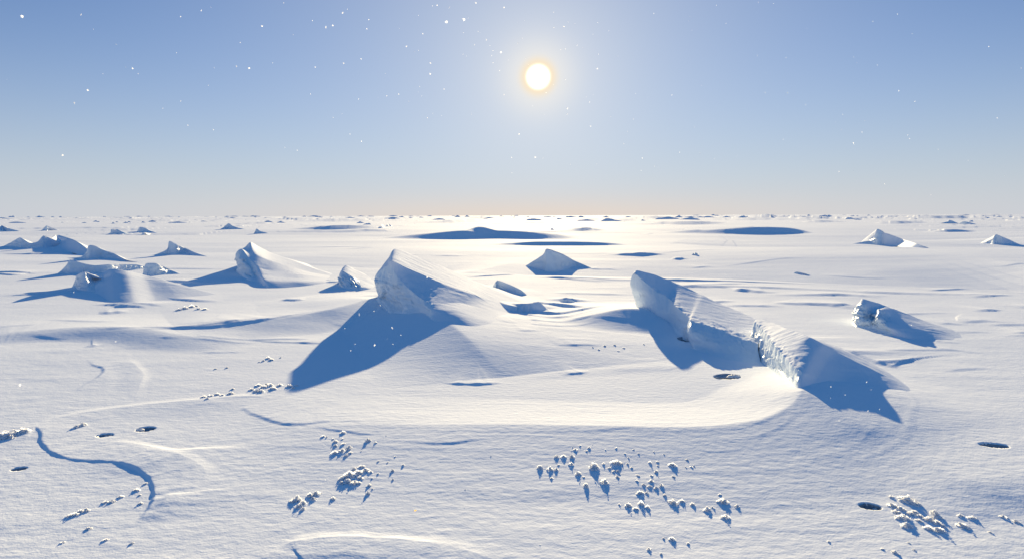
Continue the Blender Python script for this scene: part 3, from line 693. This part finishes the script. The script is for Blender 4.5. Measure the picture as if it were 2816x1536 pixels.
def clumps(items,ox,oy,s,lab,group,special={}):
    for k,(u,v,w,h) in enumerate(items):
        px=ox+u*s; py=oy+v*s; wp=w*s; hp=h*s
        if py+hp*.1>1536+12: continue
        x,y,z=PG(px,py+hp*.12); sc_=y/F*1.04
        o=link('frost_clump',CM[rr.randrange(len(CM))]); W_=wp*sc_*1.12; Z_=hp*sc_*.62
        o.location=(x,y,z-.002); o.scale=(W_,W_*rr.uniform(.7,1.),max(Z_,.35*W_)); o.rotation_euler[2]=rr.uniform(0,6.28) if w>60 else rr.uniform(0,6.28)
        if k in special: tag(o,special[k],'frost clump',group)
        else: tag(o,lab,'frost clump',group)
cC=[(310,490,78,75),(410,505,68,70),(470,510,48,60),(425,595,45,35),(475,380,70,50),(545,380,58,50),(630,380,62,60),(620,455,52,60),(495,462,40,25),(665,310,50,35),(710,270,30,25),(635,285,20,18),(625,320,25,18),(800,290,40,40),(775,322,35,25),(835,258,14,14),(690,550,62,75),(745,583,35,25),(850,480,112,125),(945,450,35,35),(1068,440,112,80),(1130,450,35,40),(1185,450,30,40),(1225,488,35,30),(1005,493,40,35),(1045,525,50,25),(1090,528,60,30),(952,635,86,95),(1085,582,55,45),(1110,558,25,20),(770,672,72,90),(965,310,18,20),(1070,293,30,30),(1160,350,25,25),(1195,390,25,25),(1295,350,30,25),(1245,310,30,15),(1450,330,25,22),(1550,355,25,22),(1410,440,40,50),(1485,430,35,35),(1490,470,35,25),(1470,528,50,50),(1425,570,35,35),(1290,568,55,35),(1280,622,35,35),(1635,465,92,65),(1645,580,45,35),(1780,410,45,30),(1770,485,35,25),(1825,483,40,30),(1850,470,25,30),(1420,625,62,50),(1405,675,55,35),(1470,690,62,45),(1525,668,55,55),(1345,660,60,40),(1310,742,82,70),(1380,742,50,40),(1555,765,45,50),(1640,838,112,80),(1725,825,65,60),(1835,855,50,58),(1190,865,72,75),(1105,858,35,35),(1320,850,66,88),(1385,885,55,62),(1265,900,60,50),(1980,908,92,75),(2040,888,40,45),(2110,760,45,35),(2140,828,112,85),(2280,875,60,55),(2165,985,100,80),(310,1262,20,20),(620,1212,15,15)]
clumps(cC,1400,1150,.2747,'small white frost clump in the wide scatter right of the centre foreground','frost clumps in the centre right scatter',
 {0:'plump frost clump at the far left of the centre right scatter',18:'tallest frost clump near the top of the centre right scatter',27:'upright frost clump below the tallest one, with a long shadow',30:'narrow frost clump, lower left of the tallest one, with a drop shaped shadow',20:'wide frost clump just right of the tallest one',60:'broad frost clump in the lower middle of the centre right scatter',71:'upper large frost clump at the right end of the centre right scatter',73:'lowest large frost clump at the right end of the centre right scatter',68:'frost clump left of the two large ones at the right end of the scatter'})
clumps([(1545,1195,36,42),(1630,1205,76,64),(1790,1248,45,42),(1400,1305,55,50),(1520,1350,42,48)],1400,1150,.2747,'small frost clump at the bottom edge, right of centre','frost clumps at the bottom edge',{1:'largest of the frost clumps at the bottom edge, with a wavy shadow'})
cB=[(545,430,35,30),(575,435,25,25),(705,400,45,40),(625,450,25,20),(645,470,50,40),(645,500,45,30),(700,450,25,20),(705,490,35,30),(750,520,70,55),(640,560,60,45),(700,545,70,40),(760,560,40,30),(730,580,60,40),(900,462,68,52),(962,480,25,30),(1047,423,14,12),(848,547,18,14),(983,628,30,20),(1058,636,28,22),(1118,590,20,18)]
clumps(cB,700,1050,.3459,'small frost clump in the upper patch below the bowl rim, left of centre','frost clumps below the bowl rim',{13:'larger frost clump at the right of the upper patch below the bowl rim'})
cB2=[(760,740,112,90),(700,762,75,55),(820,722,92,65),(880,700,72,45),(850,670,60,38),(740,790,82,62),(690,800,60,45),(790,800,82,58),(820,800,60,42),(790,690,60,40),(840,760,60,45),(910,818,45,45),(938,845,28,25),(900,882,45,62),(1182,658,28,30),(1095,702,50,42),(1100,773,28,28),(983,725,28,26),(935,762,25,22),(920,712,42,36)]
clumps(cB2,700,1050,.3459,'small frost clump in the dense heap left of the centre foreground','frost heap left of centre',{0:'biggest frost clump in the middle of the dense heap left of centre',13:'frost clump with a long shadow below the dense heap'})
cB3=[(340,925,92,75),(300,948,60,45),(355,980,82,60),(390,955,60,62),(440,900,62,62),(490,888,82,65),(470,925,60,42),(385,1005,60,52),(625,922,56,42),(1880,585,12,20),(1675,852,20,10),(1668,998,12,10)]
clumps(cB3,700,1050,.3459,'white frost clump in the spiky heap, lower left of centre','spiky frost heap lower left of centre',{5:'round frost clump at the right end of the spiky heap',8:'single frost clump right of the spiky heap'})
cD=[(1130,850,50,45),(1290,888,172,75),(1350,900,72,50),(1145,930,92,62),(1180,990,92,64),(1230,1035,122,92),(1265,1108,112,64),(1340,990,72,50),(1380,1020,60,45),(1370,1060,60,42),(1510,998,112,82),(1570,1040,50,42),(1460,1055,92,72),(1530,1080,82,62),(1460,1130,82,72),(1550,1148,102,84),(1590,1110,60,52),(1210,960,90,50),(1300,1000,90,50),(1500,1040,80,50),(1740,1018,62,36),(1840,1038,82,46),(1760,1108,102,42),(1810,1138,50,30),(2120,1030,70,30),(2240,1072,72,46),(2010,1168,50,20),(575,1248,40,30),(1285,1258,40,26),(1330,1322,45,22),(1050,1313,45,25),(1165,1345,72,52)]
clumps(cD,2100,1100,.3104,'frost clump in the thick heap at the lower right','frost heap at the lower right',{1:'widest frost clump along the top of the lower right heap',5:'large frost clump at the left of the lower right heap',15:'large frost clump at the bottom right of the lower right heap',25:'frost clump nearest the right picture edge',31:'frost clump at the bottom edge below the lower right heap'})
cE=[(885,945,32,24),(832,985,46,28),(850,1015,25,18),(855,1065,40,30),(735,1025,40,25),(680,1055,50,30),(640,1060,40,22),(525,1108,46,38),(490,1115,45,32),(450,1135,60,36),(415,1145,40,25),(540,1218,45,28),(380,1303,36,22),(640,1288,40,25),(800,1308,36,28),(500,590,60,38),(465,602,50,25)]
clumps(cE,0,900,.4527,'small frost clump scattered under the curved drift lip, lower left','frost clumps under the curved drift lip',{16:'low frost clump just left of the small frost knob inside the lip',15:'small frost knob inside the curved drift lip, above its bend'})
clumps([(40,655,110,55),(90,640,92,48),(140,630,82,42),(20,672,62,42),(-10,660,80,50),(65,665,60,35)],0,900,.4527,'frost clump in the bank at the left picture edge, by the drift tip','frost bank at the left edge')
cF=[(1240,420,40,20),(1280,415,40,20),(1320,405,40,20),(1350,410,30,18),(1400,400,50,22),(1415,372,30,20),(1260,430,30,16),(1530,375,40,25),(1560,385,50,25),(1600,360,50,30),(1590,385,50,25),(1640,350,50,22),(1660,370,50,22),(1620,345,40,20),(1570,350,40,20),(1700,350,40,20),(1760,355,50,25),(1800,352,30,20),(1780,368,30,16)]
clumps(cF,0,900,.4527,'low frost clump in the strip of rubble left of the tallest block shadow','frost rubble strip left of the shadow tip')
clumps([(1630,185,40,20),(1650,195,35,18),(1600,202,30,15),(1705,182,20,10),(1380,243,30,12),(1310,250,25,10),(1575,208,20,12)],0,900,.4527,'tiny frost crumb above the rubble strip, left of the tallest block shadow','frost crumbs above the rubble strip')
cG=[(2,0,11,4),(30,-2,13,4),(55,6,9,4),(-14,10,9,4),(40,14,8,3),(110,-4,8,3),(-30,4,7,3)]
clumps(cG,1660,950,1.,'tiny frost crumb on flat snow between the tallest and the long right block','frost crumbs between the two big blocks')
clumps([(0,0,40,10),(30,-8,34,9),(-28,6,30,8),(60,2,30,8),(90,4,26,7),(50,-12,24,7)],510,848,.6,'tiny frost crumb on the plain between the knobbed mound and the drift','frost crumbs on the left plain')

# ------------------------------------------------------------------ ice crystals drifting in the air
def flake(seed):
    r=random.Random(seed); n=6; V=[];rim=[]
    for i in range(12):
        t=math.pi*i/6; q=(1 if i%2==0 else .62)*(1+r.uniform(-.12,.12)); V.append((q*math.cos(t),q*math.sin(t),.06*r.uniform(.5,1)))
    for i in range(12): x,y,z=V[i]; V.append((x,y,-z))
    f=[list(range(12)),list(range(23,11,-1))]+[[i,12+i,12+(i+1)%12,(i+1)%12][::-1] for i in range(12)]
    me=bpy.data.meshes.new('ice_crystal'); me.from_pydata(V,[],f); me.materials.append(M_flake); return me
FK=[flake(i) for i in range(5)]
K=1400/2576.
sky=[(112,84,8),(410,75,6),(472,148,4),(587,225,4),(376,521,6),(444,457,5),(317,786,5),(35,403,3),(671,347,5),(636,340,3),(521,374,3),(699,374,3),(914,85,4),(1019,54,5),(1067,37,3),(1326,133,5),(1216,216,4),(1084,343,4),(1196,336,5),(1261,346,6),(1054,432,3),(914,512,4),(893,268,3),(1436,16,4),(1443,36,3),(1483,177,3),(1581,106,3),(1649,139,7),(1684,130,5),(1734,66,6),(1739,321,5),(1571,477,4),(1595,340,4),(1856,147,4),(1866,100,4),(1827,299,4),(2020,145,3),(2057,236,5),(2097,262,4),(2118,255,3),(2139,172,4),(2212,28,4),(2274,38,7),(2259,112,8),(2348,100,8),(2178,320,5),(2177,375,5),(2123,439,4),(2343,276,4),(2268,221,4),(2408,16,5),(2247,452,4),(2018,477,4),(1957,486,4),(1913,493,3),(2069,515,4),(1815,502,3),(1771,679,3),(1829,716,4),(2163,597,4),(2387,578,5),(1972,695,3),(1685,595,3),(2449,813,3),(1441,746,3),(1504,761,3),(951,634,3),(1080,657,3),(824,548,3),(2550,480,4),(2495,257,4),(2535,265,6),(2551,40,5),(2461,202,5),(2401,228,4)]
fl=[(x*K,y*K,s*1.15) for x,y,s in sky]
k2=360/1012.
fl+=[(1300+x*k2,y*k2,s) for x,y,s in [(24,24,4),(242,60,5),(626,95,4),(535,150,4),(936,67,3),(737,172,3),(628,216,5),(704,207,5),(930,266,3),(350,335,5),(806,351,4),(551,352,3),(157,393,4),(963,532,5),(722,613,4),(567,718,4),(904,790,4),(732,840,6),(731,884,5),(911,976,4),(242,732,5),(358,1038,5),(484,1217,6),(955,1269,4),(302,1218,4),(41,244,4),(157,486,4),(223,949,3),(309,1107,3),(680,386,3),(303,1338,3)]]
fl+=[(1650+x*.3843,720+y*.3843,s) for x,y,s in [(1908,857,5),(1652,890,4),(1941,911,4),(1754,949,4),(1649,972,4),(2001,1052,4),(1918,1063,4),(1710,1134,4),(2228,449,4)]]
fl+=[(940+x*.299,640+y*.299,s) for x,y,s in [(160,748,10),(463,871,9),(418,970,7),(302,1030,8),(470,1021,4),(122,1020,4),(543,938,4),(296,717,4),(355,666,4),(785,408,6),(822,512,4),(968,529,4),(992,540,3),(286,783,4),(28,876,4),(82,1080,4)]]
fl+=[(55,1058,10),(318,938,5),(203,803,4),(136,794,4),(728,1278,5),(895,1318,5)]
fl+=[(1560+x*.0+rr.uniform(-60,1250),rr.uniform(2,560),rr.choice([2.5,3,3,3.5,4])) for x in range(55)]
fl+=[(rr.gauss(1480,330),abs(rr.gauss(0,230)),rr.choice([2,2.5,3])) for _ in range(60)]
def air(px,py,s,label,grp,mat=None):
    dmax=3.5 if py<590 else 2.4
    D=rr.uniform(1.7,dmax); r=ray(px,py); t=D/r.y
    o=link('ice_crystal',FK[rr.randrange(5)]); o.location=(r.x*t,D,CAMH+r.z*t)
    q=s*D/F*(.38 if s<5 else .46); o.scale=(q,q,q); o.rotation_euler=(rr.uniform(1.0,2.1),rr.uniform(-.6,.6),rr.uniform(0,3))
    tag(o,label,'ice crystal',grp)
for px,py,s in fl:
    if py<590: air(px,py,s,'tiny white ice crystal drifting in the air against the blue sky','ice crystals against the sky')
    elif 900<px<1300: air(px,py,s,'tiny ice crystal drifting in front of the tallest block and its shadow','ice crystals before the tallest block')
    elif px>1700: air(px,py,s,'tiny ice crystal drifting in front of the long right block shadow','ice crystals before the right shadow')
    else: air(px,py,s,'tiny ice crystal drifting low over the left snow','ice crystals over the left snow')
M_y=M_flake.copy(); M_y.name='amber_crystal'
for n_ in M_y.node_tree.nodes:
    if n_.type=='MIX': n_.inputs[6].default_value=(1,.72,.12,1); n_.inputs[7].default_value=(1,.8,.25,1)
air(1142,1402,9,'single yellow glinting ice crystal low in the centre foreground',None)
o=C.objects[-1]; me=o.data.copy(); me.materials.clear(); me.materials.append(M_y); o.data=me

# ------------------------------------------------------------------ light
w=bpy.data.worlds.new('World'); sc.world=w; w.use_nodes=True; nt=w.node_tree; N=nt.nodes; L=nt.links
bg=N['Background']; s=N.new('ShaderNodeTexSky'); s.sky_type='NISHITA'; s.sun_disc=False
s.sun_elevation=SEL; s.sun_rotation=SAZ; s.air_density=1.0; s.dust_density=.0; s.ozone_density=2.
def mul(a,col,blend='MULTIPLY',fac=1.):
    m=N.new('ShaderNodeMix'); m.data_type='RGBA'; m.blend_type=blend; m.inputs[0].default_value=fac; L.new(a,m.inputs[6]); m.inputs[7].default_value=col
    return m
wb=mul(s.outputs[0],(.26,.53,.895,1))
# aureole and disc, by angle from the sun
tc=N.new('ShaderNodeTexCoord'); dp=N.new('ShaderNodeVectorMath'); dp.operation='DOT_PRODUCT'; L.new(tc.outputs['Generated'],dp.inputs[0]); dp.inputs[1].default_value=sunv
ac=N.new('ShaderNodeMath'); ac.operation='ARCCOSINE'; mn=N.new('ShaderNodeMath'); mn.operation='MINIMUM'; L.new(dp.outputs['Value'],mn.inputs[0]); mn.inputs[1].default_value=.9999995; L.new(mn.outputs[0],ac.inputs[0])
def lobe(width,col,strength,prev,power=2.):
    a=N.new('ShaderNodeMath'); a.operation='DIVIDE'; L.new(ac.outputs[0],a.inputs[0]); a.inputs[1].default_value=R(width)
    b=N.new('ShaderNodeMath'); b.operation='POWER'; L.new(a.outputs[0],b.inputs[0]); b.inputs[1].default_value=power
    c=N.new('ShaderNodeMath'); c.operation='MULTIPLY'; L.new(b.outputs[0],c.inputs[0]); c.inputs[1].default_value=-1
    e=N.new('ShaderNodeMath'); e.operation='EXPONENT'; L.new(c.outputs[0],e.inputs[0])
    v=N.new('ShaderNodeVectorMath'); v.operation='SCALE'; v.inputs[0].default_value=tuple(q*strength for q in col); L.new(e.outputs[0],v.inputs[3])
    d=N.new('ShaderNodeVectorMath'); d.operation='ADD'; L.new(prev,d.inputs[0]); L.new(v.outputs[0],d.inputs[1]); return d.outputs[0]
SKY=.055; EXP=1.0; u=1/SKY/2**EXP
# pale ice haze that thickens towards the horizon
sx=N.new('ShaderNodeSeparateXYZ'); L.new(tc.outputs['Generated'],sx.inputs[0])
hx=N.new('ShaderNodeMath'); hx.operation='MAXIMUM'; L.new(sx.outputs[2],hx.inputs[0]); hx.inputs[1].default_value=0
hd=N.new('ShaderNodeMath'); hd.operation='MULTIPLY'; L.new(hx.outputs[0],hd.inputs[0]); hd.inputs[1].default_value=1/.17
hp=N.new('ShaderNodeMath'); hp.operation='POWER'; L.new(hd.outputs[0],hp.inputs[0]); hp.inputs[1].default_value=1.4
hz=N.new('ShaderNodeMath'); hz.operation='MULTIPLY'; L.new(hp.outputs[0],hz.inputs[0]); hz.inputs[1].default_value=-1
he=N.new('ShaderNodeMath'); he.operation='EXPONENT'; L.new(hz.outputs[0],he.inputs[0])
hf=N.new('ShaderNodeMath'); hf.operation='MULTIPLY'; L.new(he.outputs[0],hf.inputs[0]); hf.inputs[1].default_value=.93
hm=N.new('ShaderNodeMix'); hm.data_type='RGBA'; L.new(hf.outputs[0],hm.inputs[0]); L.new(wb.outputs[2],hm.inputs[6]); hm.inputs[7].default_value=(.60*u,.62*u,.68*u,1)
# extra blue added to the sky above the frame, to lift snow shadows
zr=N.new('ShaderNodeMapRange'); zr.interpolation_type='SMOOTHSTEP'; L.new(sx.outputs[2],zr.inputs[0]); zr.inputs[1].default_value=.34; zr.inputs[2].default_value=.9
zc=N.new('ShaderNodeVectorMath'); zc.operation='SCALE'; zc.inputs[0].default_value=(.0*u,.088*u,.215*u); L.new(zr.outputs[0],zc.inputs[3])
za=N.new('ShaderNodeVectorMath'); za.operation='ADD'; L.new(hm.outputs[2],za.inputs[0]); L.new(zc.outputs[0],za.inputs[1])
out=za.outputs[0]
def toward(width,col,fac,prev,power,src):
    a=N.new('ShaderNodeMath'); a.operation='DIVIDE'; L.new(src.outputs[0],a.inputs[0]); a.inputs[1].default_value=R(width)
    b=N.new('ShaderNodeMath'); b.operation='POWER'; L.new(a.outputs[0],b.inputs[0]); b.inputs[1].default_value=power
    c=N.new('ShaderNodeMath'); c.operation='MULTIPLY'; L.new(b.outputs[0],c.inputs[0]); c.inputs[1].default_value=-1
    e=N.new('ShaderNodeMath'); e.operation='EXPONENT'; L.new(c.outputs[0],e.inputs[0])
    f=N.new('ShaderNodeMath'); f.operation='MULTIPLY'; L.new(e.outputs[0],f.inputs[0]); f.inputs[1].default_value=fac
    m=N.new('ShaderNodeMix'); m.data_type='RGBA'; L.new(f.outputs[0],m.inputs[0]); L.new(prev,m.inputs[6]); m.inputs[7].default_value=tuple(q*u for q in col)+(1,)
    return m.outputs[2]
# warm strip of air low under the sun
dq=N.new('ShaderNodeVectorMath'); dq.operation='MULTIPLY'; L.new(tc.outputs['Generated'],dq.inputs[0]); dq.inputs[1].default_value=(1,1,14)
nq=N.new('ShaderNodeVectorMath'); nq.operation='NORMALIZE'; L.new(dq.outputs[0],nq.inputs[0])
dp2=N.new('ShaderNodeVectorMath'); dp2.operation='DOT_PRODUCT'; L.new(nq.outputs[0],dp2.inputs[0]); dp2.inputs[1].default_value=(math.sin(SAZ),math.cos(SAZ),0)
ac2=N.new('ShaderNodeMath'); ac2.operation='ARCCOSINE'; mn2=N.new('ShaderNodeMath'); mn2.operation='MINIMUM'; L.new(dp2.outputs['Value'],mn2.inputs[0]); mn2.inputs[1].default_value=.9999995; L.new(mn2.outputs[0],ac2.inputs[0])
out=toward(24,(.71,.755,.81),.62,out,1.5,ac)
out=toward(6.5,(.84,.85,.86),.60,out,1.5,ac)
out=toward(24,(.83,.69,.57),.75,out,1.8,ac2)
out=toward(3.0,(.93,.89,.82),.70,out,2.5,ac)
out=toward(1.6,(1,.80,.52),.95,out,5,ac)
out=lobe(1.02,(1,.97,.90),1.4*u,out,7)
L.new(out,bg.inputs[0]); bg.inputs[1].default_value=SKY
sl=bpy.data.lights.new('sun','SUN'); sl.energy=4.8; sl.angle=R(.5); sl.color=(1,.80,.47)
so=bpy.data.objects.new('sun',sl); C.objects.link(so); so.rotation_euler=Vector(sunv).to_track_quat('Z','Y').to_euler(); so.location=(0,0,30)
sc.view_settings.view_transform='Standard'; sc.view_settings.look='None'; sc.view_settings.exposure=EXP; sc.view_settings.gamma=1
sc.cycles.max_bounces=6; sc.cycles.diffuse_bounces=4
